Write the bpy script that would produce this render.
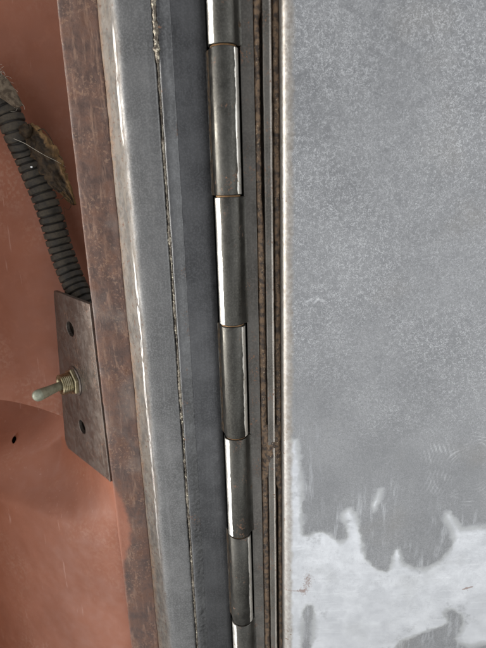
import bpy, bmesh, math, random
import numpy as np
from mathutils import Vector, Matrix, noise

for o in list(bpy.data.objects):
    bpy.data.objects.remove(o)
scene = bpy.context.scene
C = scene.collection
random.seed(7)

# ------------------------------------------------------------------ camera, sky, sun, exposure
# Everything is modelled in a "hinge frame" (x right, y away from the lens, z along the hinge pin, metres)
# and then leaned back as a whole so that the panels face the sky, as they lie on the car.
UP = Vector((-0.22, -0.77, 0.60)).normalized()            # true vertical, seen in the hinge frame
_zx = Vector((1, 0, 0)); _zx = (_zx - UP * _zx.dot(UP)).normalized()
_zy = UP.cross(_zx)
LEAN = Matrix((_zx, _zy, UP)).to_4x4()                    # hinge frame -> world
LEAN.translation = Vector((0, 0, 1.0))

FPX = 490.0
PITCH = math.atan(490 / 1690.0); ROLL = -math.atan(47 / 1690.0)
FWD = Vector((0, math.cos(PITCH), -math.sin(PITCH)))
_u0 = Vector((0, math.sin(PITCH), math.cos(PITCH))); _r0 = Vector((1, 0, 0))
RGT = _r0 * math.cos(ROLL) + _u0 * math.sin(ROLL)
UPV = _u0 * math.cos(ROLL) - _r0 * math.sin(ROLL)
cam = bpy.data.cameras.new('camera'); camo = bpy.data.objects.new('camera', cam); C.objects.link(camo)
cam.sensor_fit = 'VERTICAL'; cam.sensor_height = 24.0; cam.lens = 24.0 * FPX / 648.0
cam.clip_start = 0.01; cam.clip_end = 100.0
cam.dof.use_dof = True; cam.dof.focus_distance = 0.245; cam.dof.aperture_fstop = cam.lens / 1.5
cm = Matrix((RGT, UPV, -FWD)).transposed().to_4x4()
camo.matrix_world = LEAN @ cm
scene.camera = camo

SUN_H = Vector((-0.985, -0.06, 0.06)).normalized()         # towards the sun, hinge frame
SUN_W = LEAN.to_3x3() @ SUN_H
sun_el = math.asin(SUN_W.z); sun_rot = math.atan2(SUN_W.x, SUN_W.y)
w = bpy.data.worlds.new('World'); scene.world = w; w.use_nodes = True
sky = w.node_tree.nodes.new('ShaderNodeTexSky'); sky.sky_type = 'NISHITA'; sky.sun_disc = False
sky.sun_elevation = sun_el; sky.sun_rotation = sun_rot; sky.air_density = 0.7; sky.dust_density = 1.2; sky.ozone_density = 0.3
haze_white = w.node_tree.nodes.new('ShaderNodeHueSaturation'); haze_white.inputs['Saturation'].default_value = 0.09   # milky, hazy sky
w.node_tree.links.new(sky.outputs[0], haze_white.inputs['Color'])
w.node_tree.links.new(haze_white.outputs[0], w.node_tree.nodes['Background'].inputs[0])
w.node_tree.nodes['Background'].inputs[1].default_value = 0.15
sl = bpy.data.lights.new('sun', 'SUN'); sl.energy = 0.5; sl.angle = math.radians(10); sl.color = (1.0, 0.93, 0.82)
so = bpy.data.objects.new('sun', sl); C.objects.link(so)
so.rotation_euler = SUN_W.to_track_quat('Z', 'Y').to_euler(); so.location = (0, 0, 3)
scene.view_settings.view_transform = 'Standard'; scene.view_settings.look = 'None'
scene.view_settings.exposure = 1.72; scene.view_settings.gamma = 1.0
scene.render.engine = 'CYCLES'
scene.cycles.max_bounces = 6; scene.cycles.diffuse_bounces = 3; scene.cycles.glossy_bounces = 4; scene.cycles.transmission_bounces = 2

# ------------------------------------------------------------------ helpers
def ray(px, py):
    return FWD + RGT * ((px - 243) / FPX) - UPV * ((py - 324) / FPX)
def at(px, py, Y):
    d = ray(px, py); return d * (Y / d.y)
def zat(px, py, Y):
    return at(px, py, Y).z
def sstep(a, b, x):
    t = min(1, max(0, (x - a) / (b - a))); return t * t * (3 - 2 * t)
def nz(x, y, z=0.0):
    return noise.noise(Vector((x, y, z)))
def fbm(x, y, z=0.0, o=4):
    return noise.fractal(Vector((x, y, z)), 1.0, 2.0, o)

def thing(name, label, cat, loc, group=None):
    o = bpy.data.objects.new(name, None); C.objects.link(o)
    o.empty_display_size = 0.02; o.location = loc
    o['label'] = label; o['category'] = cat
    if group: o['group'] = group
    return o
def tag(o, label, cat, group=None):
    o['label'] = label; o['category'] = cat
    if group: o['group'] = group
    return o
def obj(name, me, mat, parent=None, smooth=True):
    """Mesh data is in hinge-frame coordinates; a part is offset back by its parents' origin."""
    if isinstance(me, bmesh.types.BMesh):
        m = bpy.data.meshes.new(name); me.to_mesh(m); me.free(); me = m
    o = bpy.data.objects.new(name, me); C.objects.link(o)
    me.materials.append(mat)
    if smooth: me.polygons.foreach_set('use_smooth', [True] * len(me.polygons))
    if parent:
        o.parent = parent
        if parent.type == 'EMPTY': o.location = -parent.location
    return o
def grid_mesh(name, P, UVs=None, attr=None, closed=False):
    """P: array rows x cols x 3."""
    P = np.asarray(P, dtype=np.float64); nr, nc = P.shape[:2]
    idx = np.arange(nr * nc).reshape(nr, nc)
    if closed: idx = np.hstack([idx, idx[:, :1]])
    q = np.stack([idx[:-1, :-1], idx[:-1, 1:], idx[1:, 1:], idx[1:, :-1]], -1).reshape(-1, 4)
    me = bpy.data.meshes.new(name)
    me.vertices.add(nr * nc); me.vertices.foreach_set('co', P.reshape(-1))
    me.loops.add(q.size); me.loops.foreach_set('vertex_index', q.reshape(-1).astype(np.int32))
    me.polygons.add(len(q)); me.polygons.foreach_set('loop_start', np.arange(0, q.size, 4, dtype=np.int32))
    me.update(calc_edges=True)
    if UVs is not None:
        uv = me.uv_layers.new(name='uv'); UVs = np.asarray(UVs).reshape(-1, 2)
        uv.data.foreach_set('uv', UVs[q.reshape(-1)].reshape(-1))
    if attr:
        for k, v in attr.items():
            a = me.attributes.new(k, 'FLOAT', 'POINT'); a.data.foreach_set('value', np.asarray(v, dtype=np.float32).reshape(-1))
    me.validate(); return me
def resample(prof, step):
    pts = [Vector((p[0], p[1])) for p in prof]; out = [pts[0]]
    for a, b in zip(pts, pts[1:]):
        n = max(1, int(math.ceil((b - a).length / step)))
        for i in range(1, n + 1): out.append(a.lerp(b, i / n))
    return out
def chaikin(prof, n=2):
    p = [Vector(q) for q in prof]
    for _ in range(n):
        r = [p[0]]
        for a, b in zip(p, p[1:]): r += [a.lerp(b, .25), a.lerp(b, .75)]
        r.append(p[-1]); p = r
    return p
def sweep(name, prof, z0, z1, dz, mat, parent=None, disp=None, step=0.0008, closed=False):
    """Profile in (x,y) run along z; disp(u,z)-> metres along the normal (towards the lens)."""
    pr = resample(prof, step); zs = np.linspace(z0, z1, max(2, int((z1 - z0) / dz)))
    us = [0.0]
    for a, b in zip(pr, pr[1:]): us.append(us[-1] + (b - a).length)
    nrm = []
    for i in range(len(pr)):
        a = pr[max(0, i - 1)]; b = pr[min(len(pr) - 1, i + 1)]; t = (b - a)
        t = t.normalized() if t.length > 0 else Vector((1, 0)); nrm.append((t.y, -t.x))
    P = np.zeros((len(zs), len(pr), 3)); UV = np.zeros((len(zs), len(pr), 2))
    for j, z in enumerate(zs):
        for i, p in enumerate(pr):
            d = disp(us[i], z) if disp else 0.0
            P[j, i] = (p.x + nrm[i][0] * d, p.y + nrm[i][1] * d, z); UV[j, i] = (us[i], z)
    return obj(name, grid_mesh(name, P, UV), mat, parent)
def prism(poly, z0, z1, bev=0.0):
    """Closed (x,y) polygon extruded along z, ends capped, end edges bevelled."""
    bm = bmesh.new(); lo = [bm.verts.new((p[0], p[1], z0)) for p in poly]; hi = [bm.verts.new((p[0], p[1], z1)) for p in poly]
    n = len(poly)
    for i in range(n): bm.faces.new((lo[i], lo[(i + 1) % n], hi[(i + 1) % n], hi[i]))
    caps = [bm.faces.new(lo[::-1]), bm.faces.new(hi)]
    bmesh.ops.recalc_face_normals(bm, faces=bm.faces)
    if bev:
        ed = {e for f in caps for e in f.edges}
        bmesh.ops.bevel(bm, geom=list(ed), offset=bev, segments=2, affect='EDGES', profile=0.5)
    return bm
def box_bm(x0, x1, y0, y1, z0, z1, bev=0.0003):
    return prism([(x0, y0), (x1, y0), (x1, y1), (x0, y1)], z0, z1, 0) if not bev else _bev(prism([(x0, y0), (x1, y0), (x1, y1), (x0, y1)], z0, z1, 0), bev)
def _bev(bm, b):
    bmesh.ops.bevel(bm, geom=list(bm.edges), offset=b, segments=2, affect='EDGES', profile=0.5); return bm

# ------------------------------------------------------------------ materials
class NT:
    def __init__(s, name):
        s.m = bpy.data.materials.new(name); s.m.use_nodes = True; s.t = s.m.node_tree; s.N = s.t.nodes
        s.b = s.N['Principled BSDF']; s.tc = s.N.new('ShaderNodeTexCoord')
    def L(s, a, b): s.t.links.new(a, b)
    def val(s, sock, v):
        if hasattr(v, 'is_linked') or isinstance(v, bpy.types.NodeSocket): s.L(v, sock)
        else: sock.default_value = v
    def coord(s, scale=(1, 1, 1), src='Object', rot=(0, 0, 0), loc=(0, 0, 0)):
        m = s.N.new('ShaderNodeMapping'); m.inputs['Scale'].default_value = scale; m.inputs['Rotation'].default_value = rot; m.inputs['Location'].default_value = loc
        s.L(s.tc.outputs[src], m.inputs['Vector']); return m.outputs[0]
    def noise(s, scale, detail=4, rough=.55, vec=None, dist=0.0, out='Fac'):
        detail = min(detail, 3) if scale <= 1 else min(detail, 4, max(1.0, math.log2(5000 / scale)))   # no octaves finer than a pixel
        n = s.N.new('ShaderNodeTexNoise'); n.inputs['Scale'].default_value = scale; n.inputs['Detail'].default_value = detail
        n.inputs['Roughness'].default_value = rough; n.inputs['Distortion'].default_value = dist
        s.L(vec if vec is not None else s.tc.outputs['Object'], n.inputs['Vector']); return n.outputs[out]
    def vor(s, scale, vec=None, feature='F1'):
        n = s.N.new('ShaderNodeTexVoronoi'); n.inputs['Scale'].default_value = scale; n.feature = feature
        s.L(vec if vec is not None else s.tc.outputs['Object'], n.inputs['Vector']); return n.outputs['Distance']
    def math(s, op, a, b=0.0, c=0.0, clamp=False):
        n = s.N.new('ShaderNodeMath'); n.operation = op; n.use_clamp = clamp
        for i, v in enumerate((a, b, c)): s.val(n.inputs[i], v)
        return n.outputs[0]
    def ramp(s, v, a, b, c=0.0, d=1.0):
        n = s.N.new('ShaderNodeMapRange'); n.interpolation_type = 'SMOOTHSTEP'
        s.L(v, n.inputs[0]); n.inputs[1].default_value = a; n.inputs[2].default_value = b; n.inputs[3].default_value = c; n.inputs[4].default_value = d
        return n.outputs[0]
    def mix(s, f, a, b):
        n = s.N.new('ShaderNodeMix'); n.data_type = 'RGBA'; s.val(n.inputs[0], f)
        for k, v in ((6, a), (7, b)):
            if isinstance(v, bpy.types.NodeSocket): s.L(v, n.inputs[k])
            else: n.inputs[k].default_value = (*v, 1)
        return n.outputs[2]
    def fmix(s, f, a, b):
        n = s.N.new('ShaderNodeMix'); n.data_type = 'FLOAT'; s.val(n.inputs[0], f); s.val(n.inputs[2], a); s.val(n.inputs[3], b); return n.outputs[0]
    def bump(s, h, strength=.3, dist=.0005, prev=None):
        n = s.N.new('ShaderNodeBump'); n.inputs['Strength'].default_value = strength; n.inputs['Distance'].default_value = dist
        s.L(h, n.inputs['Height'])
        if prev is not None: s.L(prev, n.inputs['Normal'])
        return n.outputs[0]
    def sep(s, src='UV'):
        n = s.N.new('ShaderNodeSeparateXYZ'); s.L(s.tc.outputs[src], n.inputs[0]); return n.outputs
    def attr(s, name):
        n = s.N.new('ShaderNodeAttribute'); n.attribute_name = name; return n.outputs['Fac']
    def out(s, col, rough, metal=0.0, normal=None, spec=None):
        if isinstance(col, tuple): col = (*col, 1)
        s.val(s.b.inputs['Base Color'], col); s.val(s.b.inputs['Roughness'], rough); s.val(s.b.inputs['Metallic'], metal)
        if normal is not None: s.L(normal, s.b.inputs['Normal'])
        if spec is not None: s.b.inputs['Specular IOR Level'].default_value = spec
        return s.m

RUST_D = (0.075, 0.036, 0.022); RUST_M = (0.17, 0.085, 0.045); TAN = (0.36, 0.27, 0.17)

def steel(name, c0, c1, rough=.38, metal=.9, rustiness=.15, aniso=0.0, scratch=.25, grime=None):
    s = NT(name)
    blot = s.noise(55, 5, .6)
    streak = s.noise(1, 4, .6, s.coord((900, 900, 18)))
    col = s.mix(s.ramp(blot, .3, .7), c0, c1)
    col = s.mix(s.ramp(s.noise(1200, 2), .42, .66, 0, .3), col, tuple(min(1, v * 1.6) for v in c1))
    col = s.mix(s.ramp(streak, .45, .75, 0, .2), col, tuple(min(1, v * 1.5) for v in c1))
    speck = s.noise(900, 3, .6)
    patch = s.noise(70, 4, .65)
    rm = s.math('MULTIPLY', s.ramp(speck, .52, .66), s.ramp(patch, .62 - rustiness * .5, .72 - rustiness * .3))
    col = s.mix(rm, col, RUST_M)
    ro = s.math('ADD', s.ramp(s.noise(220, 4), .3, .7, rough - .07, rough + .09), s.math('MULTIPLY', rm, .3))
    me = s.math('MULTIPLY', s.math('SUBTRACT', 1.0, rm), metal)
    h = s.math('ADD', s.math('MULTIPLY', streak, scratch), s.math('MULTIPLY', s.noise(1500, 3), .5))
    h = s.math('ADD', h, s.math('MULTIPLY', blot, 1.5))
    n = s.bump(h, .22, .00025)
    if aniso:
        s.b.inputs['Anisotropic'].default_value = aniso
    return s.out(col, ro, me, n)

M = {}
M['leaf_dark'] = steel('dark_hinge_steel', (.042, .042, .043), (.072, .072, .073), .36, .8, -.25)
M['leaf_door'] = steel('door_hinge_steel', (.062, .057, .050), (.10, .093, .083), .40, .8, .2)
M['fillet'] = steel('fillet_steel', (.06, .06, .06), (.105, .105, .105), .42, .85, .12)
M['knuckle'] = steel('knuckle_steel', (.042, .040, .035), (.075, .072, .064), .44, .95, .12)
M['pin'] = steel('pin_steel', (.13, .075, .03), (.24, .14, .06), .6, .3, .8)
M['flange'] = steel('flange_steel', (.08, .073, .063), (.135, .125, .11), .38, .9, .25)
M['edge_pale'] = steel('pale_edge_steel', (.22, .20, .175), (.38, .35, .31), .34, .95, .3)
M['plate'] = steel('bracket_steel', (.10, .078, .064), (.16, .135, .115), .42, .7, .25)

def m_grime():
    s = NT('rusty_grime'); a = s.noise(420, 5, .65); b = s.noise(90, 4)
    col = s.mix(s.ramp(a, .38, .62), (.035, .023, .015), (.17, .11, .065))
    col = s.mix(s.math('MULTIPLY', s.ramp(s.noise(1300, 2), .6, .7), s.ramp(b, .45, .6)), col, (.34, .26, .17))
    return s.out(col, s.ramp(a, .3, .7, .55, .9), 0.0, s.bump(s.noise(1, 3, .6, s.coord((1400, 1400, 350))), .5, .0005))
M['grime'] = m_grime()
def m_glint():
    s = NT('glint_steel'); a = s.noise(700, 3); b = s.noise(180, 4)  # pale bright steel that stands in for glints on the knuckles
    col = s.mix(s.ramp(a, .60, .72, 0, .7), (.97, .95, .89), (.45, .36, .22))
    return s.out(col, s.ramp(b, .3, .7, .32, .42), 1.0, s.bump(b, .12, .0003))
M['glint'] = m_glint()
def m_weld():
    s = NT('weld_metal'); a = s.noise(500, 5, .65); b = s.noise(60, 4)
    col = s.mix(s.ramp(a, .4, .62), (.06, .045, .03), (.28, .25, .2))
    col = s.mix(s.math('MULTIPLY', s.ramp(s.noise(1000, 2), .58, .68), s.ramp(b, .42, .55)), col, (.72, .67, .52))
    return s.out(col, s.ramp(a, .3, .7, .35, .7), s.ramp(a, .35, .6, .1, .85), s.bump(s.noise(1200, 4), .5, .0005))
M['weld'] = m_weld()

def m_pillar():
    """Sanded sheet steel; tan oxide stays on the rolled edge (first 12 mm of the profile)."""
    s = NT('sanded_pillar_steel'); uv = s.sep('UV'); u = uv[0]
    warp = s.math('MULTIPLY', s.math('SUBTRACT', s.noise(75, 5, .65, s.coord((1, 1, .45))), .5), .012)
    uu = s.math('ADD', u, warp)
    blot = s.noise(45, 5, .6); streak = s.noise(1, 4, .6, s.coord((700, 700, 14)))
    col = s.mix(s.ramp(blot, .3, .7), (.105, .104, .102), (.15, .148, .145))
    col = s.mix(s.ramp(streak, .5, .78, 0, .18), col, (.27, .27, .27))
    col = s.mix(s.ramp(s.noise(1300, 2), .42, .66, 0, .4), col, (.24, .238, .232))
    ox = s.ramp(uu, .0115, .0165, 1, 0)
    oxc = s.mix(s.ramp(s.noise(1, 4, .7, s.coord((260, 260, 110))), .38, .6), (.045, .036, .027), (.105, .086, .066))
    col = s.mix(s.math('MULTIPLY', ox, .85), col, oxc)
    lip = s.ramp(uu, .0010, .0070, 1, 0)
    col = s.mix(s.math('MULTIPLY', lip, s.ramp(s.noise(500, 4), .3, .55)), col, (.15, .09, .052))
    dark = s.math('MULTIPLY', s.ramp(s.noise(700, 3), .6, .68), ox)
    col = s.mix(dark, col, RUST_D)
    met = s.fmix(ox, .9, s.ramp(s.noise(350, 4), .4, .6, .15, .5))
    ro = s.fmix(ox, s.ramp(s.noise(200, 4), .3, .7, .42, .54), .62)
    # crest of the bend: highlight painted as bright metal, in two lengths
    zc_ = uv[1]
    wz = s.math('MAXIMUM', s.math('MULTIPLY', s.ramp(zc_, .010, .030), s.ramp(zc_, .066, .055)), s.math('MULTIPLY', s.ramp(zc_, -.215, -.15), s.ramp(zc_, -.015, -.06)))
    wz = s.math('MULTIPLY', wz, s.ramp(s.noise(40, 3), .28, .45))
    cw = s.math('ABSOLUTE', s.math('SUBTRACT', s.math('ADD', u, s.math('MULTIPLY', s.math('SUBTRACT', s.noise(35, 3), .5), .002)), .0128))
    bend_glint = s.math('MULTIPLY', s.ramp(cw, .0002, .0010, 1, 0), s.math('MULTIPLY', wz, s.ramp(s.noise(1, 3, .6, s.coord((900, 900, 150))), .36, .56)))
    col = s.mix(bend_glint, col, (.75, .74, .71)); met = s.fmix(bend_glint, met, 1.0); ro = s.fmix(bend_glint, ro, .26)
    h = s.math('ADD', s.math('MULTIPLY', streak, .1), s.math('ADD', s.math('MULTIPLY', s.noise(1400, 3), .5), s.math('MULTIPLY', blot, 2.0)))
    return s.out(col, ro, met, s.bump(h, .25, .00025))
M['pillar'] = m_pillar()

RED0 = (.225, .077, .039); RED1 = (.268, .095, .050)
def red_col(s):
    a = s.noise(22, 5, .6); b = s.noise(160, 4, .6)
    col = s.mix(s.ramp(a, .3, .7), RED0, RED1)
    col = s.mix(s.ramp(b, .5, .75, 0, .35), col, (.30, .115, .064))
    dust = s.math('MULTIPLY', s.ramp(s.noise(12, 4, .6), .5, .68), s.ramp(s.noise(500, 3), .45, .65))
    return s.mix(s.math('MULTIPLY', dust, .45), col, (.33, .175, .115))
def m_red():
    s = NT('red_oxide_primer'); col = red_col(s)
    sc = s.noise(1, 3, .5, s.coord((500, 500, 40), rot=(0, .5, .2)))
    col = s.mix(s.ramp(sc, .66, .75, 0, .3), col, (.52, .33, .26))
    h = s.math('ADD', s.math('MULTIPLY', s.noise(900, 3), .4), s.math('MULTIPLY', s.noise(60, 4), 1.2))
    return s.out(col, s.ramp(s.noise(120, 4), .3, .7, .48, .66), 0.0, s.bump(h, .2, .0005), .4)
M['red'] = m_red()
def m_rust_flange():
    """Surface rust; red primer overspray where the point attribute says so."""
    s = NT('rusted_steel'); streak = s.noise(1, 5, .65, s.coord((420, 420, 70)))
    a = s.noise(150, 6, .68)
    col = s.mix(s.ramp(a, .32, .68), (.06, .031, .022), (.135, .07, .047))
    col = s.mix(s.ramp(streak, .52, .72, 0, .7), col, (.23, .135, .09))
    sp = s.math('MULTIPLY', s.ramp(s.noise(850, 3), .55, .64), s.ramp(s.noise(60, 4), .42, .58))
    col = s.mix(s.math('MULTIPLY', sp, .45), col, (.27, .16, .10))
    grey = s.math('MULTIPLY', s.ramp(s.noise(35, 4), .52, .68), .35)
    col = s.mix(grey, col, (.20, .17, .145))
    pm = s.ramp(s.math('ADD', s.attr('paint'), s.math('MULTIPLY', s.math('SUBTRACT', s.noise(200, 5, .7), .5), .8)), .15, .85)
    col = s.mix(pm, col, red_col(s))
    h = s.math('ADD', s.math('MULTIPLY', s.noise(700, 5, .7), 1.0), a)
    return s.out(col, s.fmix(pm, s.ramp(a, .3, .7, .5, .8), .55), s.fmix(pm, s.ramp(a, .55, .75, .05, .45), 0.0), s.bump(h, .35, .0005))
M['rust'] = m_rust_flange()

def m_skin():
    s = NT('sanded_door_skin')
    bare_d = s.attr('bare'); edge_d = s.attr('edge'); stain = s.attr('stain'); arcs = s.attr('arcs')
    wob = s.math('MULTIPLY', s.math('SUBTRACT', s.noise(330, 5, .65), .5), .0032)
    soft = s.ramp(s.noise(75, 3), .38, .62, .0006, .0034)       # film feathers out over a varying width
    bare = s.math('ADD', .5, s.math('DIVIDE', s.math('ADD', bare_d, wob), s.math('MULTIPLY', soft, 2.0)), 0.0, True)
    drag = s.math('MULTIPLY', s.ramp(bare_d, -.016, -.001), s.ramp(s.noise(1, 4, .65, s.coord((420, 420, 60), rot=(0, .5, 0))), .5, .72, 0, .45))
    bare = s.math('MAXIMUM', bare, drag)
    film = s.math('MULTIPLY', s.ramp(s.noise(110, 5, .7), .52, .72, 0, .55), s.ramp(bare_d, .014, .002))
    bare = s.math('MULTIPLY', bare, s.math('SUBTRACT', 1.0, film))
    # curly sanding marks: thin contour lines of a fine noise, broken up
    def curls(scale, wdt, thr, loc):
        n = s.noise(scale, 1.5, .5, s.coord((1, 1, 1), loc=loc), dist=.6)
        l = s.ramp(s.math('ABSOLUTE', s.math('SUBTRACT', n, .5)), 0.0, wdt, 1, 0)
        return s.math('MULTIPLY', l, s.ramp(s.noise(scale * .55, 2, .5, s.coord((1, 1, 1), loc=(loc[1], loc[0] + 3, 2))), thr, thr + .1))
    cu = s.math('MAXIMUM', curls(850, .04, .43, (0, 0, 0)), curls(1200, .05, .47, (3, 1, 7)))
    area = s.ramp(s.noise(26, 3, .5), .3, .62, .5, 1.0)
    fade = s.ramp(bare_d, -.055, -.02, 1.0, .35)
    cu = s.math('MULTIPLY', s.math('MULTIPLY', cu, area), fade)
    blot = s.noise(30, 5, .6); grain = s.noise(1500, 3, .6); mid = s.noise(240, 4, .6)
    g = s.mix(s.ramp(blot, .28, .72), (.235, .238, .241), (.30, .303, .305))
    g = s.mix(s.ramp(mid, .35, .7, 0, .22), g, (.37, .374, .376))
    g = s.mix(s.ramp(grain, .35, .7, 0, .35), g, (.13, .134, .14))
    g = s.mix(s.math('MULTIPLY', s.ramp(s.noise(18, 3), .55, .75), .35), g, (.27, .25, .22))
    g = s.mix(s.math('MULTIPLY', cu, .58), g, (.62, .625, .63))
    g = s.mix(s.math('MULTIPLY', arcs, .6), g, (.62, .625, .63))
    w_ = s.mix(s.ramp(s.noise(70, 5, .6), .3, .7), (.49, .50, .515), (.60, .61, .625))
    w_ = s.mix(s.ramp(s.noise(1, 3, .5, s.coord((60, 60, 600))), .55, .75, 0, .3), w_, (.68, .69, .70))
    w_ = s.mix(s.math('MULTIPLY', s.ramp(s.noise(40, 4), .5, .7), .3), w_, (.42, .425, .42))
    col = s.mix(bare, g, w_)
    # worn rim of the paint film and the hem
    rim = s.math('MULTIPLY', s.ramp(s.math('ABSOLUTE', s.math('ADD', bare_d, wob)), 0.0, .0022, 1, 0), .35)
    col = s.mix(rim, col, (.42, .425, .41))
    ed = s.ramp(s.math('ADD', edge_d, s.math('MULTIPLY', s.math('SUBTRACT', s.noise(200, 4), .5), .004)), .0048, .0072, 1, 0)
    edc = s.mix(s.ramp(s.noise(500, 4, .6), .35, .65), (.25, .22, .185), (.36, .335, .30))
    col = s.mix(s.math('MULTIPLY', ed, .8), col, edc)
    pit = s.math('MULTIPLY', s.math('MULTIPLY', s.ramp(s.noise(700, 3), .60, .68), s.ramp(s.noise(45, 2), .5, .65)), ed)
    col = s.mix(pit, col, (.16, .09, .05))
    st = s.ramp(s.math('ADD', stain, s.math('MULTIPLY', s.math('SUBTRACT', s.noise(800, 6, .8), .5), 2.6)), .5, 1.3)
    col = s.mix(s.math('MULTIPLY', st, .8), col, (.20, .125, .095))
    ro = s.fmix(bare, s.ramp(mid, .3, .7, .46, .58), s.ramp(mid, .3, .7, .34, .46))
    ro = s.fmix(ed, ro, .42)
    met = s.fmix(bare, .8, .8)
    met = s.math('MULTIPLY', met, s.math('SUBTRACT', 1.0, st))
    h = s.math('ADD', s.math('MULTIPLY', cu, .8), s.math('MULTIPLY', grain, .45))
    h = s.math('ADD', h, s.math('MULTIPLY', bare, -.6))
    h = s.math('ADD', h, s.math('MULTIPLY', arcs, .5))
    return s.out(col, ro, met, s.bump(h, .30, .0002))
M['skin'] = m_skin()

def simple(name, c0, c1, scale, rough, metal=0.0, bstr=.3, bscale=900, **kw):
    s = NT(name); a = s.noise(scale, 5, .62)
    return s.out(s.mix(s.ramp(a, .35, .65), c0, c1), rough, metal, s.bump(s.noise(bscale, 4), bstr, .0004), **kw)
def m_conduit():
    s = NT('dusty_black_plastic'); r = s.attr('ridge'); d = s.noise(140, 5, .65); e = s.noise(700, 4, .6)
    dust = s.math('MULTIPLY', s.ramp(r, .25, 1.0, .25, 1), s.ramp(d, .3, .62, .25, 1))
    dust = s.math('MULTIPLY', dust, s.ramp(e, .25, .6, .5, 1))
    col = s.mix(dust, (.008, .007, .006), (.065, .052, .037))
    return s.out(col, s.fmix(dust, .45, .9), 0.0, s.bump(e, .3, .0004), .28)
M['conduit'] = m_conduit()
M['nut'] = simple('brassy_nut', (.20, .165, .09), (.36, .31, .20), 300, .34, .9)
M['lever'] = simple('dull_nickel', (.17, .155, .10), (.25, .235, .165), 260, .45, .45)
M['tip'] = simple('pale_worn_tip', (.20, .205, .15), (.28, .29, .215), 260, .45, .3)
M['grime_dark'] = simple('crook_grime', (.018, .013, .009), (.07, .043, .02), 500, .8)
M['black'] = simple('black_gap', (.01, .009, .008), (.02, .017, .014), 100, .8)
M['backing'] = simple('shade_backing', (.03, .022, .016), (.07, .045, .03), 200, .8)  # dark brown stands in for the shade behind holes and slits
def m_husk():
    s = NT('dry_husk'); e = s.attr('rim'); a = s.noise(260, 5, .65); v = s.noise(1, 4, .6, s.coord((500, 500, 160)))
    col = s.mix(s.ramp(a, .35, .65), (.014, .009, .005), (.05, .031, .015))
    tan = s.mix(s.ramp(v, .35, .65), (.09, .05, .02), (.22, .125, .05))
    m_ = s.ramp(s.math('ADD', e, s.math('MULTIPLY', s.math('SUBTRACT', a, .5), .6)), .35, .8)
    col = s.mix(m_, col, tan)
    return s.out(col, .65, 0.0, s.bump(v, .5, .0006), .18)
M['husk'] = m_husk()
M['web'] = simple('matted_web', (.055, .04, .028), (.13, .10, .07), 400, .9, spec=.1)
M['thread'] = simple('pale_thread', (.28, .25, .19), (.4, .36, .29), 300, .6)
M['fleck'] = simple('white_fleck', (.7, .7, .68), (.8, .8, .78), 300, .5)

# ------------------------------------------------------------------ red primed inner panels (behind everything on the left)
arc = [(-60, 386), (-30, 391), (0, 397), (20, 401), (40, 406.5), (63, 415), (90, 428), (120, 446)]
YW = 0.297
def arc_z(x):
    pts = [at(a, b, YW) for a, b in arc]
    if x <= pts[0].x: return pts[0].z
    for p, q in zip(pts, pts[1:]):
        if x <= q.x: return p.z + (q.z - p.z) * (x - p.x) / (q.x - p.x)
    return pts[-1].z
prof = chaikin([(-.178, .2380), (-.178, .27), (-.176, .290), (-.160, YW), (-.14, YW), (-.05, YW)], 3)  # left end folds forward out of view, added to keep sun off the cavity
pr = resample(prof, .003)
rows = 90; P = np.zeros((rows + 4, len(pr), 3))
for i, p in enumerate(pr):
    zb = arc_z(p.x); zt = .17
    for j in range(rows):
        t = j / (rows - 1); z = zb + (zt - zb) * t ** 1.4
        wv = .0012 * fbm(p.x * 18, z * 18, 3.1) + .0006 * fbm(p.x * 60, z * 60, 1)
        P[j + 4, i] = (p.x, p.y + wv - .0020 * math.exp(-(z - zb) / .007) * sstep(-.176, -.165, p.x), z)
    b = P[4, i]                                            # rolled lower lip
    for k, (dy, dz) in enumerate(((.0035, .0022), (.0026, .0004), (.0016, -.0003), (.0006, -.0002))):
        P[k, i] = (b[0], b[1] + dy, b[2] + dz)
uppr = obj('inner_panel', grid_mesh('inner_panel', P), M['red'])
tag(uppr, 'flat red oxide primed panel at the back, behind the corrugated conduit', 'panel')

XS = -.0748                                               # left edge of the rusty flange
def low_Y(x, z):
    dx = max(0.0, XS + .0045 - x); s = sstep(-.40, -.15, z)
    k = .50 + 1.48 * sstep(-.196, -.142, z)
    y = .2392 + k * (math.sqrt(dx * dx + .016 ** 2) - .016)
    lim = .342; y = lim - .5 * ((lim - y) + math.sqrt((lim - y) ** 2 + .012 ** 2)) if False else min(y, lim) if y < lim - .02 else lim - .02 + .02 * (1 - math.exp(-(y - lim + .02) / .02))
    y += sstep(-.198, -.160, z) * max(0.0, min(.300, .2455 + (-.0794 - x) * 1.1705) - y)   # stays behind the switch bracket
    if x < -.222: y -= .11 * sstep(-.222, -.25, x)  # unseen left fold, shaped to block the sun from this panel
    return y + .0014 * fbm(x * 16, z * 16, 9) + .0004 * fbm(x * 70, z * 70, 2)
xs = np.linspace(-.25, XS + .005, 150); tt = np.linspace(0, 1, 220)
hole = at(14, 440, .30)
for k_ in range(900):                                      # walk along the sight line to the panel surface
    hole = at(14, 440, .24 + .0002 * k_)
    if hole.y >= low_Y(hole.x, hole.z): break
def low_top(x): return max(arc_z(x) + .004, -.150 - .5 * max(0, -.105 - x))
P = np.array([[(x, low_Y(x, -.46 + (low_top(x) + .46) * t), -.46 + (low_top(x) + .46) * t) for x in xs] for t in tt])
low_me = grid_mesh('arched_panel', P)
bm = bmesh.new(); bm.from_mesh(low_me)                    # cut the small drilled hole: remove faces, pull the ring to a circle, add a wall
R_H = .0022
fs = [f for f in bm.faces if ((f.calc_center_median().x - hole.x) / 1.0) ** 2 + ((f.calc_center_median().z - hole.z) / .5) ** 2 < (R_H * .95) ** 2]
bmesh.ops.delete(bm, geom=fs, context='FACES')
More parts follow.
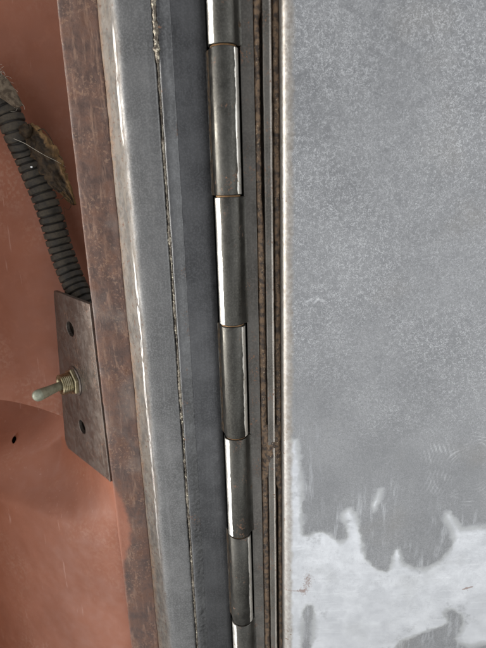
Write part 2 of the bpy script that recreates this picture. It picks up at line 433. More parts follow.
ring = [e for e in bm.edges if e.is_boundary and (e.verts[0].co - hole).length < R_H * 2.5]
for v in {v for e in ring for v in e.verts}:
    d = Vector((v.co.x - hole.x, 0, v.co.z - hole.z)).normalized() * R_H; d.z *= .5
    v.co = Vector((hole.x + d.x, low_Y(hole.x + d.x, hole.z + d.z), hole.z + d.z))
r = bmesh.ops.extrude_edge_only(bm, edges=ring)
for v in [g for g in r['geom'] if isinstance(g, bmesh.types.BMVert)]: v.co += Vector((0, .0009, 0))
bmesh.ops.recalc_face_normals(bm, faces=bm.faces)
lowp = obj('arched_panel', bm, M['red'])
tag(lowp, 'bulging red oxide primed panel with one small drilled hole, at lower left', 'panel')

# ------------------------------------------------------------------ pillar: rusty return flange, sanded face, weld seam
Z0, Z1 = -.37, .135
pillar = thing('door_pillar', 'grey sanded steel door pillar with rusty inner flange and welded hinge seam', 'pillar', (-.05, .236, Z0))
prf = [(-.0735, .2425), (-.0752, .2400), (-.0752, .2380), (-.0745, .2372), (-.073, .2370), (-.066, .2369), (-.0585, .2370), (-.0578, .2372), (-.0576, .2385)]
pr = resample(chaikin(prf, 2), .0007); zs = np.linspace(Z0, Z1, 360); P = np.zeros((len(zs), len(pr), 3)); paint = np.zeros((len(zs), len(pr)))
# overspray: the red reaches right across the strip's left half from py 480 downwards, then steps back
ov = [(470, -9), (480, -4), (490, 3), (500, 8), (515, 12.5), (530, 14), (545, 12), (556, 6), (566, 1.5), (580, 0), (650, -1), (720, -2)]
def ov_width(z):
    # find py for this z on the strip
    lo, hi = -200, 1200
    for _ in range(30):
        m_ = (lo + hi) / 2
        if zat(110, m_, .237) > z: lo = m_
        else: hi = m_
    py = lo
    if py <= ov[0][0]: return -9e-3
    for a, b in zip(ov, ov[1:]):
        if py <= b[0]: return (a[1] + (b[1] - a[1]) * (py - a[0]) / (b[0] - a[0])) * .5e-3
    return -1e-3
for j, z in enumerate(zs):
    ow = ov_width(z)
    for i, p in enumerate(pr):
        e = .0002 * nz(z * 70, 4.2) + .00012 * nz(z * 400, 1.2) if i < len(pr) * .35 else 0
        P[j, i] = (p.x + e, p.y + .0003 * fbm(p.x * 120, z * 60, 5), z)
        paint[j, i] = min(1, max(0, .5 + ((XS + ow) - p.x) / .006))
obj('return_flange', grid_mesh('return_flange', P, None, {'paint': paint}), M['rust'], pillar)['label'] = 'rusty brown return flange with red overspray low down'
PFD = .0006
pf = [(-.0579, .2385), (-.0580, .2366), (-.0575, .2355), (-.0562, .2344), (-.0540, .2325), (-.0515, .2299), (-.0497, .2280), (-.0478, .2268), (-.0450, .2263), (-.0400, .2261), (-.0350, .2262), (-.0336, .2265), (-.0330, .2280), (-.0329, .2300)]
def d_pillar(u, z):
    return .00022 * fbm(u * 90, z * 35, 7) + (.00014 * fbm(z * 160, u * 30, 3) if u < .004 else 0) + (.0002 * nz(z * 350, 8) if u > .026 else 0)
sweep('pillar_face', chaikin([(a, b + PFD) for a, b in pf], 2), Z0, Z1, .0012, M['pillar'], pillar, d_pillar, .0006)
# weld seam: lumpy bead beside a crack
zc = zat(157, 64, .2285)
def d_bead(u, z):
    a = .00045 * fbm(z * 230, u * 260, 1.5) + .00035 * abs(nz(z * 620, u * 300, 4)) + .0004 * math.sin(z * 1900 + 3 * nz(z * 80, 2)) * .5
    return a
bead = [(-.0327, .2300), (-.0322, .2275), (-.0316, .2266), (-.0305, .2266), (-.0290, .2272), (-.0275, .2280), (-.0262, .2286), (-.0255, .2292)]
sweep('weld_fillet', chaikin(bead, 2), Z0, Z1, .0007, M['fillet'], pillar, lambda u, z: .00005 * fbm(z * 150, u * 150, 2) + .0001 * nz(z * 700, u * 500), .0004)
rows = int((Z1 - Z0) / .0005); P = []; zs = np.linspace(Z0, Z1, rows)
for z in zs:                                              # crusty weld bead lying in the crack, thin and broken
    env = .25 + .8 * nz(z * 60, 3.3) + .7 * nz(z * 260, 7.1)
    if z > zc: env = .9 + .9 * nz(z * 130, 5.5) + .5 * nz(z * 420, 2)
    if zc - .004 < z < zc + .004: env *= .5
    rr = .00055 + .00075 * max(0, env); cx = -.03245 + .0003 * nz(z * 240, 9.1); row = []
    for k in range(10):
        a = math.pi * 2 * k / 10; q = rr * (1 + .5 * nz(z * 900, k * 1.7))
        row.append((cx + math.cos(a) * q, .2280 - .0007 * (z > zc) + math.sin(a) * q, z))
    P.append(row)
obj('weld_bead', grid_mesh('weld_bead', np.array(P), closed=True), M['weld'], pillar)

# ------------------------------------------------------------------ piano hinge
XC, YC, R = -.0051, .2290, .00635
YL = .2285
hinge = thing('piano_hinge', 'long steel piano hinge with interlocking knuckles between pillar and door', 'hinge', (XC, YC, Z0))
PIT = .06; zb = [.0541 + PIT * 2 - PIT * k for k in range(9)]   # boundaries, top to bottom
def own(k): return 'door' if k % 2 == 1 else 'pillar'       # zone k lies between zb[k] and zb[k+1]
# zone 2 (py 47..195) belongs to the pillar leaf
YLI = {'pillar': .2330, 'door': YL + .0006}               # leaf surface next to the roll
def leaf_bm(side):
    s = -1 if side == 'pillar' else 1
    bm = bmesh.new()
    x_out = -.0262 if s < 0 else .0076
    pts = []
    for k in range(len(zb) - 1):
        xi = XC + s * (R + .0006); g = 0
        pts += [(xi, zb[k])] + ([(xi, zb[k + 1])] if k == len(zb) - 2 else [])
    inner = [bm.verts.new((x, YLI[side], z)) for x, z in pts]
    outer = [bm.verts.new((x_out, YL, z)) for x, z in pts]
    fs = [bm.faces.new((inner[i], inner[i + 1], outer[i + 1], outer[i])) for i in range(len(pts) - 1)]
    fs = bm.faces[:]
    r = bmesh.ops.extrude_face_region(bm, geom=fs)
    for v in [g for g in r['geom'] if isinstance(g, bmesh.types.BMVert)]: v.co.y += .0018
    bmesh.ops.recalc_face_normals(bm, faces=bm.faces)
    ed = [e for e in bm.edges if len(e.link_faces) == 2 and e.calc_face_angle(0) > 1]
    bmesh.ops.bevel(bm, geom=ed, offset=.00025, segments=2, affect='EDGES', profile=.5, clamp_overlap=True)
    return bm
obj('leaf', leaf_bm('pillar'), M['leaf_dark'], hinge, False)['label'] = 'dark hinge leaf welded to the pillar'
obj('leaf', leaf_bm('door'), M['leaf_door'], hinge, False)['label'] = 'narrow hinge leaf on the door edge'
def knuckle_poly(side):
    """Rolled knuckle: cylinder, with its own sheet running off tangentially towards its leaf."""
    s = -1 if side == 'pillar' else 1; q = []
    a0 = math.radians(52); n = 40
    # s-side is the leaf side; angle az measured from -y (lens) towards s
    pts = []
    for i in range(n + 1):
        az = a0 - (a0 + math.radians(235)) * i / n          # from leaf side over the front, round the free side to the back
        pts.append((XC + s * R * math.sin(az), YC - R * math.cos(az)))
    tx, ty = pts[0]; yl = YLI[side]
    neck = chaikin([(XC + s * (R + .0026), yl + .0002), (XC + s * (R + .0014), yl - .0001), (XC + s * (R + .0004), yl - .0008), (XC + s * (R - .0004), min(yl - .0020, YC - .001)), (tx, ty)], 2)
    neck = [tuple(p) for p in neck]
    back = [(XC + s * (R + .0026), yl + .0016)]
    poly = neck[:-1] + pts + back
    return poly
def knuckle(side, z0, z1):
    o = obj('knuckle', prism(knuckle_poly(side), z0 + .00034, z1 - .00034, .0004), M['knuckle'], hinge)
    f = -1 if side == 'door' else 1                        # free side: sun and sky glints painted there as a bright strip
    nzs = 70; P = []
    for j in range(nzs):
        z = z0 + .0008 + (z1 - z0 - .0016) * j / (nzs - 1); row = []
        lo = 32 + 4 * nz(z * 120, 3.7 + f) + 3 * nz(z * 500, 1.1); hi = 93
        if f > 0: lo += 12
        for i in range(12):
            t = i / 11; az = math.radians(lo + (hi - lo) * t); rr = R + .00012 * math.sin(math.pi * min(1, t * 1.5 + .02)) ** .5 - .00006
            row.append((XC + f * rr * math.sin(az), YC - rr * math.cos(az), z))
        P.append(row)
    wp = obj('glint_strip', grid_mesh('glint_strip', np.array(P)), M['glint'], o)
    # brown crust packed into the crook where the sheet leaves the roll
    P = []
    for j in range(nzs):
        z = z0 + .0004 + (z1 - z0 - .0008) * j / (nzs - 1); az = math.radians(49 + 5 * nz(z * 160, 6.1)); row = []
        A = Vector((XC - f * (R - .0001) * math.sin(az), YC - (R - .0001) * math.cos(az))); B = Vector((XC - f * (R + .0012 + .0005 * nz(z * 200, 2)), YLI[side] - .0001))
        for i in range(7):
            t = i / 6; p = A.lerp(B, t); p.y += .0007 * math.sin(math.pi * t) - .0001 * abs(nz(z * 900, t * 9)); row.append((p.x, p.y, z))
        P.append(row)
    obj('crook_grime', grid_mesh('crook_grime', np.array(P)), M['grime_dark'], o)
    return o
for k in range(len(zb) - 1):
    knuckle(own(k), zb[k + 1], zb[k])
bm = bmesh.new(); bmesh.ops.create_cone(bm, cap_ends=True, segments=32, radius1=.0055, radius2=.0055, depth=.5)
bmesh.ops.translate(bm, verts=bm.verts, vec=(XC, YC, -.12))
obj('pin', bm, M['pin'], hinge)

# ------------------------------------------------------------------ door: skin, flange strips, seams, tack weld
door = thing('car_door', 'grey sanded steel door skin with bare bright patches along the bottom', 'door', (.06, .23, Z0))
# skin profile
xs_edge = [(.0184, .2345), (.0184, .2290), (.0185, .2262), (.0192, .2240), (.0207, .2228), (.0230, .2223), (.0262, .2225), (.0300, .2226)]
pr = resample(chaikin(xs_edge, 2), .0005)
xr = np.arange(pr[-1].x + .0006, .16, .0006); pr = pr + [Vector((x, .2226)) for x in xr]
zs = np.arange(Z0, Z1, .0006)
def pxmap(X, Y, Z):
    P = np.stack([X, Y, Z], -1); d = P @ np.array(FWD)
    return 243 + FPX * (P @ np.array(RGT)) / d, 324 - FPX * (P @ np.array(UPV)) / d
def pts_x(p): # flat map of photo-read outline points onto the real skin plane (x,z in metres)
    q = at(p[0], p[1], .2226); return (q.x, q.z)
main = [(297, 440), (299, 462), (302, 489), (301, 512), (302, 535), (307, 536), (314, 533), (322, 532), (330, 535), (335, 539), (339, 542), (344, 541), (348, 538), (347, 528), (344, 521), (343, 514), (346, 510), (350, 509), (355, 514), (358, 520), (359, 529), (361, 538), (363, 550), (366, 560), (373, 566), (381, 571), (387, 571), (390, 569), (392, 560), (394, 552), (396, 549), (399, 549), (401, 557), (403, 564), (413, 568), (425, 569), (437, 563), (448, 553), (453, 545), (454, 538), (450, 527), (445, 519), (446, 514), (450, 513), (455, 520), (461, 529), (473, 528), (486, 527), (520, 524), (560, 528), (600, 520), (640, 530), (640, 900), (250, 900), (250, 440)]
p2 = [(399, 641), (411, 637), (425, 631), (438, 627), (448, 622), (446, 617), (443, 613), (447, 609), (453, 609), (459, 613), (463, 618), (462, 626), (461, 631), (455, 638), (458, 642), (470, 646), (486, 643), (505, 636), (540, 660), (520, 700), (440, 720), (390, 690), (394, 650)]
p3 = [(303, 610), (307, 605), (312, 605), (314, 612), (314, 622), (313, 638), (310, 652), (303, 660), (301, 645), (302, 625)]
p4 = [(373, 512), (371, 506), (374, 498), (378, 491), (382, 490), (380, 498), (377, 508)]
def sdf(poly, X, Z):
    pl = [pts_x(p) for p in poly]; d = np.full(X.shape, 9.0); ins = np.zeros(X.shape, bool)
    for (ax, az), (bx_, bz) in zip(pl, pl[1:] + pl[:1]):
        ex, ez = bx_ - ax, bz - az; wx, wz = X - ax, Z - az
        t = np.clip((wx * ex + wz * ez) / (ex * ex + ez * ez), 0, 1)
        d = np.minimum(d, np.hypot(wx - t * ex, wz - t * ez))
        c = ((az > Z) != (bz > Z)) & (X < (bx_ - ax) * (Z - az) / (bz - az + 1e-12) + ax); ins ^= c
    return np.where(ins, d, -d)
X = np.tile([p.x for p in pr], (len(zs), 1)); Yp = np.tile([p.y for p in pr], (len(zs), 1)); Zg = np.tile(zs[:, None], (1, len(pr)))
rng = np.random.default_rng(3)
def wav(X, Z, k, n=7, seed=1):
    r = np.random.default_rng(seed); o = np.zeros(X.shape)
    for _ in range(n):
        a, b, c = r.normal(0, k), r.normal(0, k), r.uniform(0, 6.28); o += np.sin(a * X + b * Z + c) / n
    return o
flat = np.clip((X - .026) / .02, 0, 1)
Yp = Yp + flat * (.00035 * wav(X, Zg, 60) + .00010 * wav(X, Zg, 300, 12, 5)) + .00015 * wav(X, Zg, 220, 9, 8) * (1 - flat)
bare = sdf(main, X, Zg)
bare = np.minimum(bare, -sdf(p2, X, Zg)); bare = np.minimum(bare, -sdf(p3, X, Zg)); bare = np.maximum(bare, sdf(p4, X, Zg) - .0006)
us = [0.0]
for a, b in zip(pr, pr[1:]): us.append(us[-1] + (b - a).length)
us = np.array(us); ue = us - us[np.argmin(np.abs(np.array([p.x for p in pr]) - .0188))]
edge = np.tile(np.where(np.array([p.y for p in pr]) > .2262, 0, np.maximum(ue, 0)), (len(zs), 1))
def gauss(p, sx, sz):
    x, z = pts_x(p); return np.exp(-((X - x) / sx) ** 2 - ((Zg - z) / sz) ** 2)
def line(p, q, wd):
    (ax, az), (bx_, bz) = pts_x(p), pts_x(q); ex, ez = bx_ - ax, bz - az
    t = np.clip(((X - ax) * ex + (Zg - az) * ez) / (ex * ex + ez * ez), 0, 1)
    return np.exp(-(np.hypot(X - ax - t * ex, Zg - az - t * ez) / wd) ** 2)
stain = .95 * gauss((308, 580), .0038, .0075) + .6 * gauss((304, 592), .003, .005) + .95 * line((284, 590), (304, 591), .0009) + 1.5 * line((463, 589), (472, 586.5), .0006) + .9 * line((466, 587), (468, 591), .0005)
cx, cz = pts_x((390, 470)); rad = np.hypot(X - cx, Zg - cz); ang = np.arctan2(Zg - cz, X - cx)
arcs = np.clip(wav(X, Zg, 350, 9, 21) * 3 + .2, 0, 1) * np.clip(np.sin((rad + .0011 * wav(X, Zg, 500, 9, 2)) * 3000), 0, 1) ** 2 * np.exp(-((rad - .026) / .007) ** 2) * np.exp(-((ang - .25) / .75) ** 2)
cx, cz = pts_x((470, 470)); rad = np.hypot(X - cx, Zg - cz)
arcs += np.clip(wav(X, Zg, 350, 9, 22) * 3, 0, 1) * np.clip(np.sin((rad + .0012 * wav(X, Zg, 500, 9, 4)) * 3300), 0, 1) ** 2 * np.exp(-((rad - .016) / .006) ** 2) * .7
arcs = arcs + .9 * line((306, 302), (312, 299), .0005) + .9 * line((314, 303), (318, 299), .0005) + .8 * line((318, 299), (324, 301), .0005)
skin = obj('door_skin', grid_mesh('door_skin', np.stack([X, Yp, Zg], -1), None, {'bare': bare, 'edge': edge, 'stain': stain, 'arcs': arcs}), M['skin'], door)
# inner flange strip between the two seams
fl = [(.0112, .2350), (.0112, .2285), (.0114, .2278), (.0120, .2275), (.0143, .2275), (.0150, .2277), (.0152, .2283), (.0152, .2350)]
sweep('flange_strip', chaikin(fl, 2), Z0, Z1, .0015, M['flange'], door, lambda u, z: .00012 * fbm(z * 120, u * 200, 3), .0004)
sweep('pale_edge', chaikin([(.01405, .22744), (.0146, .22748), (.0150, .22772), (.01523, .2283)], 2), Z0, Z1, .0015, M['edge_pale'], door, lambda u, z: .00003 + .00008 * max(-.5, fbm(z * 160, u * 300, 6)), .0003)  # paler steel line along the strip's right corner
# seams packed with rusty grime: a ledge against the hinge leaf, a slot open in places
zs1, zs2, zs3 = zat(259, 15, .229), zat(262, 215, .229), zat(279, 485, .229)
zw0, zw1 = zat(272, 478, .229), zat(272, 425, .229)
def ledge(name, x0, x1, y, open_fn, side):
    zs_ = np.arange(Z0, Z1, .0006); n = 12; P = []
    for z in zs_:
        o_ = open_fn(z); a = x0; b = x1 - (x1 - x0) * o_ if side > 0 else x1
        if side < 0: a = x0 + (x1 - x0) * o_
        a += .0001 * nz(z * 500, 3 + x0 * 900); b += .00018 * nz(z * 600, 1 + x0 * 900)
        row = [(a, y + .008, z)]
        for i in range(n):
            t = i / (n - 1); x = a + (b - a) * t
            e = .0008 * (2 * t - 1) ** 4
            row.append((x, y + e - .0005 * fbm(x * 300, z * 90, 2.2) - .0001 * abs(nz(x * 1500, z * 420, 5)), z))
        row.append((b, y + .008, z)); P.append(row)
    return obj(name, grid_mesh(name, np.array(P)), M['grime'], door)
def op1(z):
    o_ = sstep(zs1 + .002, zs1 - .002, z) * sstep(zs2 - .012, zs2 + .012, z)
    return .27 * o_ * (1 - .5 * max(0, nz(z * 80, 3))) + .05
def op2(z):
    return .34 * sstep(zs3 + .001, zs3 - .003, z) + .10 * max(0, nz(z * 130, 6)) + .12 * (z > zw1)
ledge('seam_grime', .0077, .0112, .2292, op1, 1)
ledge('seam_grime', .0152, .0184, .2292, op2, -1)
bm = box_bm(.0060, .0200, .2372, .2385, Z0, Z1, 0); obj('backing_strip', bm, M['backing'], door, False)  # dark sheet added behind the slits so they look shaded
# tack weld bridging both seams
rows = 60; P = []
zl = np.linspace(zw0, zw1, rows)
for j, z in enumerate(zl):
    e = math.sin(math.pi * j / (rows - 1)) ** .5; row = []
    for i in range(40):
        t = i / 39; x = .0086 + (.0178 - .0086) * t + .0005 * nz(z * 200, 4)
        ex = (math.sin(math.pi * t)) ** .6
        h = e * ex * (.0019 + .0012 * fbm(x * 300, z * 200, 8) + .0006 * abs(nz(x * 900, z * 700, 2)))
        row.append((x, .2294 - h, z))
    P.append(row)
obj('tack_weld', grid_mesh('tack_weld', np.array(P)), M['grime'], door)

# ------------------------------------------------------------------ switch bracket and toggle switch
TRp = Vector((-.0794, .2430, 0)); tdir = Vector((-.64955, .76032, 0)).normalized(); ndir = Vector((-.76032, -.64955, 0)).normalized()
zaxis = Vector((0, 0, 1))
def onplate(px, py):
    d = ray(px, py); return d * (TRp.dot(ndir) / d.dot(ndir))
def uvp(px, py):
    p = onplate(px, py); return ((p - TRp).dot(tdir), p.z)
def from_uv(u, z, n=0.0): return TRp + tdir * u + zaxis * z + ndir * n
tl = uvp(53, 291); bl = uvp(66, 447); 
outer = [(-.0035, -.057), (-.0035, -.163), (.001, -.1605)]
bmp = [(.0005, -.1595), (bl[0] - .004, bl[1] + .0005), (bl[0] - .001, bl[1] + .0025), (bl[0], bl[1] + .006)]
outer = [(-.0035, tl[1] + .0005), (-.0035, -.1600), (.0, -.1600)] + bmp[1:] + [(tl[0], tl[1] - .002), (tl[0] - .0012, tl[1] + .0004)]
def circ(c, a, b, n=28): return [(c[0] + a * math.cos(2 * math.pi * i / n), c[1] + b * math.sin(2 * math.pi * i / n)) for i in range(n)]
SWC = uvp(75, 381)
holes = [circ(uvp(70, 329), .0052, .0043), circ(uvp(82, 427), .0047, .0043), circ(SWC, .0055, .0055)]
bm = bmesh.new(); edges = []
for loop in [outer] + holes:
    vs = [bm.verts.new(from_uv(u, z)) for u, z in loop]
    edges += [bm.edges.new((vs[i], vs[(i + 1) % len(vs)])) for i in range(len(vs))]
bmesh.ops.triangle_fill(bm, edges=edges, use_beauty=True, use_dissolve=False, normal=ndir)
r = bmesh.ops.extrude_face_region(bm, geom=bm.faces[:])
for v in [g for g in r['geom'] if isinstance(g, bmesh.types.BMVert)]: v.co -= ndir * .0022
bmesh.ops.recalc_face_normals(bm, faces=bm.faces)
ed = [e for e in bm.edges if len(e.link_faces) == 2 and e.calc_face_angle(0) > 1]
bmesh.ops.bevel(bm, geom=ed, offset=.0003, segments=2, affect='EDGES', profile=.5, clamp_overlap=True)
br = obj('switch_bracket', bm, M['plate'], None, False)
tag(br, 'small dull steel bracket plate with two bolt holes holding the toggle switch', 'bracket')

for hp_, rr_ in ((uvp(70, 329), .0062), (uvp(82, 427), .0057)):   # dark cups added behind the two holes to stand for shade
    o_ = from_uv(hp_[0], hp_[1], -.0024); Q = []
    for dn, r_ in ((0, rr_ + .002), (-.006, rr_ + .002), (-.0065, rr_ * .2), (-.0062, rr_ * .2), (-.0058, rr_), (0, rr_), (.00005, rr_ + .002)):
        Q.append([tuple(o_ + tdir * (r_ * math.cos(k * math.pi / 12)) + zaxis * (r_ * math.sin(k * math.pi / 12)) + ndir * dn) for k in range(24)])
    obj('shade_cup', grid_mesh('shade_cup', np.array(Q), closed=True), M['backing'], br)
sw = thing('toggle_switch', 'metal toggle switch with hex nut and pale lever on the bracket plate', 'switch', from_uv(SWC[0], SWC[1], 0))
SB = Vector(from_uv(SWC[0], SWC[1], 0))
rot = Matrix((tdir, zaxis, ndir)).transposed()
if rot.determinant() < 0: rot = Matrix((-tdir, zaxis, ndir)).transposed()
def lathe(profile, n=40, axis_rot=rot, org=SB):
    P = []
    for (h, r_) in profile:
        P.append([org + axis_rot @ Vector((r_ * math.cos(2 * math.pi * i / n), r_ * math.sin(2 * math.pi * i / n), h)) for i in range(n)])
    return grid_mesh('lathe', np.array([[tuple(v) for v in row] for row in P]), closed=True)
bm = bmesh.new()                                          # hex nut
hx = [(.0082 * math.cos(math.pi / 3 * i + .35), .0082 * math.sin(math.pi / 3 * i + .35)) for i in range(6)]
def hexring(scale, h): return [bm.verts.new(SB + rot @ Vector((x * scale, y * scale, h))) for x, y in hx]
def cring(r_, h): return [bm.verts.new(SB + rot @ Vector((r_ * math.cos(math.pi / 3 * i + .35), r_ * math.sin(math.pi / 3 * i + .35), h))) for i in range(6)]
rg = [hexring(.95, .0006), hexring(1, .0010), hexring(1, .0024), hexring(.93, .0029), cring(.0058, .0029)]
for a, b in zip(rg, rg[1:]):
    for i in range(6): bm.faces.new((a[i], a[(i + 1) % 6], b[(i + 1) % 6], b[i]))
bmesh.ops.recalc_face_normals(bm, faces=bm.faces)
obj('nut', bm, M['nut'], sw, False)
obj('washer', lathe([(.0, .0058), (.0, .0088), (.0003, .0091), (.0007, .0088), (.0007, .0058)]), M['plate'], sw)
th = []; h = .0
while h < .0082:                                          # threaded bushing
    th += [(h, .0052), (h + .0004, .0060), (h + .00055, .0060), (h + .00095, .0052)]; h += .0010
th += [(.0084, .0058), (.0089, .0056), (.0090, .0044), (.0080, .0036), (.0050, .0034)]
obj('bushing', lathe(th), M['nut'], sw)
LP = onplate(75, 381) + ndir * .0065
# lever droops a little below the switch axis; aim at the tip's place in front of the plate
tipd = ray(37, 396); s_ = (SB + ndir * .0235).dot(ndir) / tipd.dot(ndir); TIP = tipd * s_
la = (TIP - LP).normalized(); lx = la.cross(zaxis).normalized(); lz = lx.cross(la)
lrot = Matrix((lx, lz, la)).transposed(); LL = (TIP - LP).length
lv = obj('lever', lathe([(0, .0024), (LL * .3, .0025), (LL * .65, .0029), (LL * .82, .0032), (LL * .9, .0032)], 28, lrot, LP), M['lever'], sw)
tipo = obj('lever_tip', lathe([(LL * .895, .00325), (LL * .95, .0033)] + [(LL * .95 + .0033 * math.sin(a), .0033 * math.cos(a)) for a in np.linspace(.15, 1.56, 8)], 28, lrot, LP), M['tip'], sw)

# ------------------------------------------------------------------ corrugated conduit
cl = [(-26, 52), (-12, 82), (0, 100), (9, 115), (17, 135), (27, 157), (37, 181), (45, 200), (52, 220), (61, 250), (73, 281), (86, 306), (104, 335), (122, 365)]
ctr = [at(a, b, .2835 - (.004 if b < 150 else 0) - .012 * sstep(250, 340, b)) for a, b in cl]
def catmull(pts, step):
    out = []
    for i in range(len(pts) - 1):
        p0 = pts[max(0, i - 1)]; p1 = pts[i]; p2_ = pts[i + 1]; p3_ = pts[min(len(pts) - 1, i + 2)]
        n = max(2, int((p2_ - p1).length / step))
        for k in range(n):
            t = k / n
            out.append(.5 * ((2 * p1) + (p2_ - p0) * t + (2 * p0 - 5 * p1 + 4 * p2_ - p3_) * t * t + (3 * p1 - p0 - 3 * p2_ + p3_) * t ** 3))
    out.append(pts[-1]); return out
path = catmull(ctr, .0004); s_acc = 0; P = []; ridge = []
for i, p in enumerate(path):
    t = (path[min(i + 1, len(path) - 1)] - path[max(0, i - 1)]).normalized()
    if i: s_acc += (p - path[i - 1]).length
    a = t.cross(Vector((0, 1, 0))).normalized(); b = a.cross(t)
    ph = (s_acc / .0042) % 1.0
    g = sstep(0, .12, ph) * (1 - sstep(.80, .92, ph))      # square-ish ribs
    rr = .0056 + .0013 * g + .0002 * nz(s_acc * 200, 3)
    row = []; rd = []
    for k in range(36):
        an = 2 * math.pi * k / 36; q = rr * (1 + .02 * nz(math.cos(an) * 2, math.sin(an) * 2, s_acc * 60))
        row.append(tuple(p + a * (q * math.cos(an)) + b * (q * math.sin(an)))); rd.append(g)
    P.append(row); ridge.append(rd)
cond = thing('corrugated_conduit', 'dusty black corrugated cable conduit curving down behind the rusty flange', 'conduit', ctr[-1])
obj('tube', grid_mesh('conduit', np.array(P), None, {'ridge': np.array(ridge)}, closed=True), M['conduit'], cond)
fl = at(31.5, 167, .2758); bm = bmesh.new(); bmesh.ops.create_icosphere(bm, subdivisions=2, radius=.0006)
for v in bm.verts: v.co = Vector((v.co.x * 1.1, v.co.y * .5, v.co.z * .8)) * (1 + .3 * nz(v.co.x * 2000, v.co.z * 2000)) + fl
obj('glint_fleck', bm, M['fleck'], cond)  # tiny white lump that paints a glint on the tube

# ------------------------------------------------------------------ dry husk, web, threads on the conduit
husk = thing('dried_husk', 'shrivelled dark brown husk with papery tan edge clinging to the conduit', 'husk', at(50, 165, .276))
hp = [at(a, b, y) for a, b, y in ((27, 128, .2745), (34, 137, .2735), (42, 150, .2720), (50, 164, .2715), (58, 179, .2720), (67, 193, .2735), (74, 205, .2745))]
sp = catmull(hp, .0008); n = len(sp)
wr = [(0, .0035), (.12, .0058), (.35, .0076), (.6, .0066), (.8, .0042), (1, .0006)]; wl = [(0, .003), (.15, .0055), (.4, .0068), (.65, .0062), (.85, .0034), (1, .0005)]
def lut(tb, t):
    for a, b in zip(tb, tb[1:]):
        if t <= b[0]: return a[1] + (b[1] - a[1]) * (t - a[0]) / (b[0] - a[0])
    return tb[-1][1]
P = []; rim = []
for i, p in enumerate(sp):
    t = i / (n - 1); tg = (sp[min(i + 1, n - 1)] - sp[max(0, i - 1)]).normalized(); sd = tg.cross(Vector((0, 1, 0))).normalized()
    if sd.x < 0: sd = -sd
    row = []; rr = []
    for k in range(26):
        v = -1 + 2 * k / 25; wd = lut(wr, t) if v > 0 else lut(wl, t)
        wd *= 1 + .25 * nz(t * 9, 3 if v > 0 else 8) + .22 * nz(t * 31, 1 if v > 0 else 5)
        x = v * wd; dep = -.0032 * math.sqrt(max(0, 1 - v * v)) * math.sin(math.pi * min(1, t * 1.05 + .05)) ** .7
        if v > .35: dep -= .0022 * (v - .35) ** 1.5 * (1 + nz(t * 8, 2))   # papery edge curls up
        dep += .0011 * fbm(t * 9, v * 3, 4) + .0005 * fbm(t * 28, v * 8, 1)
        row.append(tuple(p + sd * x + Vector((0, dep, 0)))); rr.append(max(0, v) ** 1.2 if v > 0 else (.55 if t > .8 else .1 * abs(v)))
    P.append(row); rim.append(rr)
front = np.array(P); back = front.copy(); back[:, :, 1] += .0007 + .003 * np.sqrt(np.clip(1 - np.linspace(-1, 1, 26) ** 2, 0, 1))[None, :]
full = np.concatenate([front, back[:, ::-1]], 1); rimf = np.concatenate([np.array(rim), np.array(rim)[:, ::-1]], 1)
body = obj('shell', grid_mesh('shell', full, None, {'rim': rimf}, closed=True), M['husk'], husk)
bm = bmesh.new(); bmesh.ops.create_icosphere(bm, subdivisions=3, radius=.0034); c0 = at(26.5, 131, .2718)
for v in bm.verts: v.co = c0 + v.co * (1 + .25 * fbm(v.co.x * 500, v.co.y * 500, v.co.z * 500)) * 1.0
me = bpy.data.meshes.new('head'); bm.to_mesh(me); bm.free(); a = me.attributes.new('rim', 'FLOAT', 'POINT'); obj('head', me, M['husk'], husk)
def wire(name, pts, rad, mat, parent=None, step=.0006, seg=6):
    pa = catmull(pts, step); P = []
    for i, p in enumerate(pa):
        t = (pa[min(i + 1, len(pa) - 1)] - pa[max(0, i - 1)]).normalized(); a = t.cross(Vector((.1, 1, .2))).normalized(); b = a.cross(t)
        r_ = rad * (1 - .6 * i / len(pa)); P.append([tuple(p + a * r_ * math.cos(2 * math.pi * k / seg) + b * r_ * math.sin(2 * math.pi * k / seg)) for k in range(seg)])
    return obj(name, grid_mesh(name, np.array(P), closed=True), mat, parent)
def mkleg(pts): 
    o = wire('leg', [at(*p) for p in pts], .00032, M['husk'], husk)
mkleg([(57, 199, .274), (61, 199, .2715), (65, 196.5, .271), (70, 200, .2715), (73.5, 203, .272)])
mkleg([(26, 127, .272), (29, 124, .2705), (31, 128, .270), (30, 131, .271)])
mkleg([(37, 131, .272), (43, 129, .2705), (47, 133, .270), (51, 139, .2705), (54, 146, .271)])
mkleg([(55, 152, .271), (60, 157, .270), (64, 163, .2705)])
web = thing('matted_web', 'matted grey dusty web on the conduit at the left picture edge', 'web', at(2, 95, .27))
P = []
outl = [(-16, -8, 70), (-8, -2, 73), (0, 3, 76), (0, 8, 81), (1, 12, 87), (3, 16, 93), (6, 19, 99), (12, 21, 104), (18, 22, 107)]
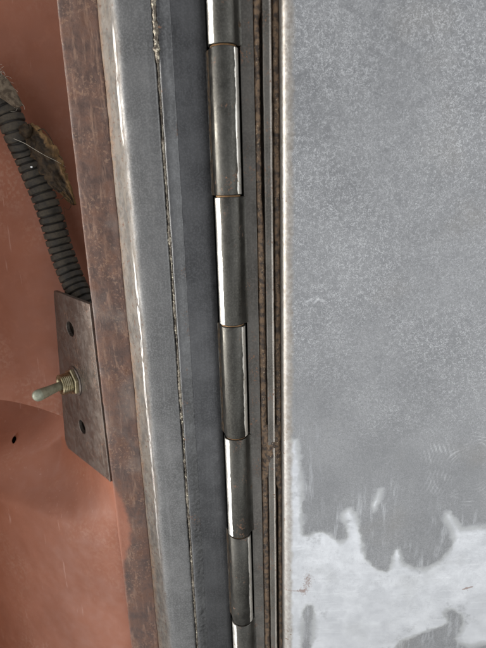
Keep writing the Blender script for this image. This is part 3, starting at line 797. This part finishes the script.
for (xl, xr_, y) in outl:
    row = []
    for k in range(14):
        t = k / 13; x = xl - 6 * (1 - t) * (y < 92) + (xr_ - xl) * t
        p = at(x, y + 2.5 * nz(x * .4, y * .3) + (6 * (1 - t) if y < 95 else 0), .2702 - .002 * math.sin(math.pi * t) + .0012 * fbm(x * .25, y * .25, 3)); row.append(tuple(p))
    P.append(row)
wm = grid_mesh('pad', np.array(P)); wo = obj('pad', wm, M['web'], web)
sdm = wo.modifiers.new('t', 'SOLIDIFY'); sdm.thickness = .0012
sb = wo.modifiers.new('s', 'SUBSURF'); sb.levels = 2; sb.render_levels = 2
fib = bmesh.new()
fme = []
for i in range(46):
    x = random.uniform(-4, 20); y = 74 + x * 1.5 + random.uniform(-4, 8); a = random.uniform(0, 6.28); L_ = random.uniform(3, 8)
    pts = [at(x + L_ * k / 3 * math.cos(a + .4 * k), y + L_ * k / 3 * math.sin(a + .4 * k), .2688 + random.uniform(-.0006, .0008)) for k in range(4)]
    pa = catmull(pts, .0006); vs = []
    for p in pa:
        vs.append([fib.verts.new(p + Vector((.00008 * math.cos(2.1 * k), 0, .00008 * math.sin(2.1 * k)))) for k in range(3)])
    for u_, v_ in zip(vs, vs[1:]):
        for k in range(3): fib.faces.new((u_[k], u_[(k + 1) % 3], v_[(k + 1) % 3], v_[k]))
fo = obj('fibres', fib, M['thread'], web); fo['kind'] = 'stuff'
t1 = thing('web_thread', 'fine pale thread stretched across the husk', 'thread', at(40, 150, .268))
wire('strand', [at(a, b, y) for a, b, y in ((12, 138, .274), (24, 143, .2685), (34, 149, .2675), (46, 156, .2675), (58, 162, .268), (66, 167, .271))], .00016, M['thread'], t1)
t2 = thing('web_thread', 'thin dark curled thread hanging below the husk tip', 'thread', at(66, 203, .272))
wire('strand', [at(a, b, y) for a, b, y in ((70, 200, .2715), (71, 206, .2715), (68, 210, .272), (64, 208, .273), (66, 222, .273), (69, 232, .275))], .00014, M['husk'], t2)

# ------------------------------------------------------------------ lean the whole assembly back, as it lies on the car
bpy.context.view_layer.update()
for o in list(C.objects):
    if o.parent is None and o not in (camo, so):
        o.matrix_world = LEAN @ o.matrix_basis
bpy.context.view_layer.update()
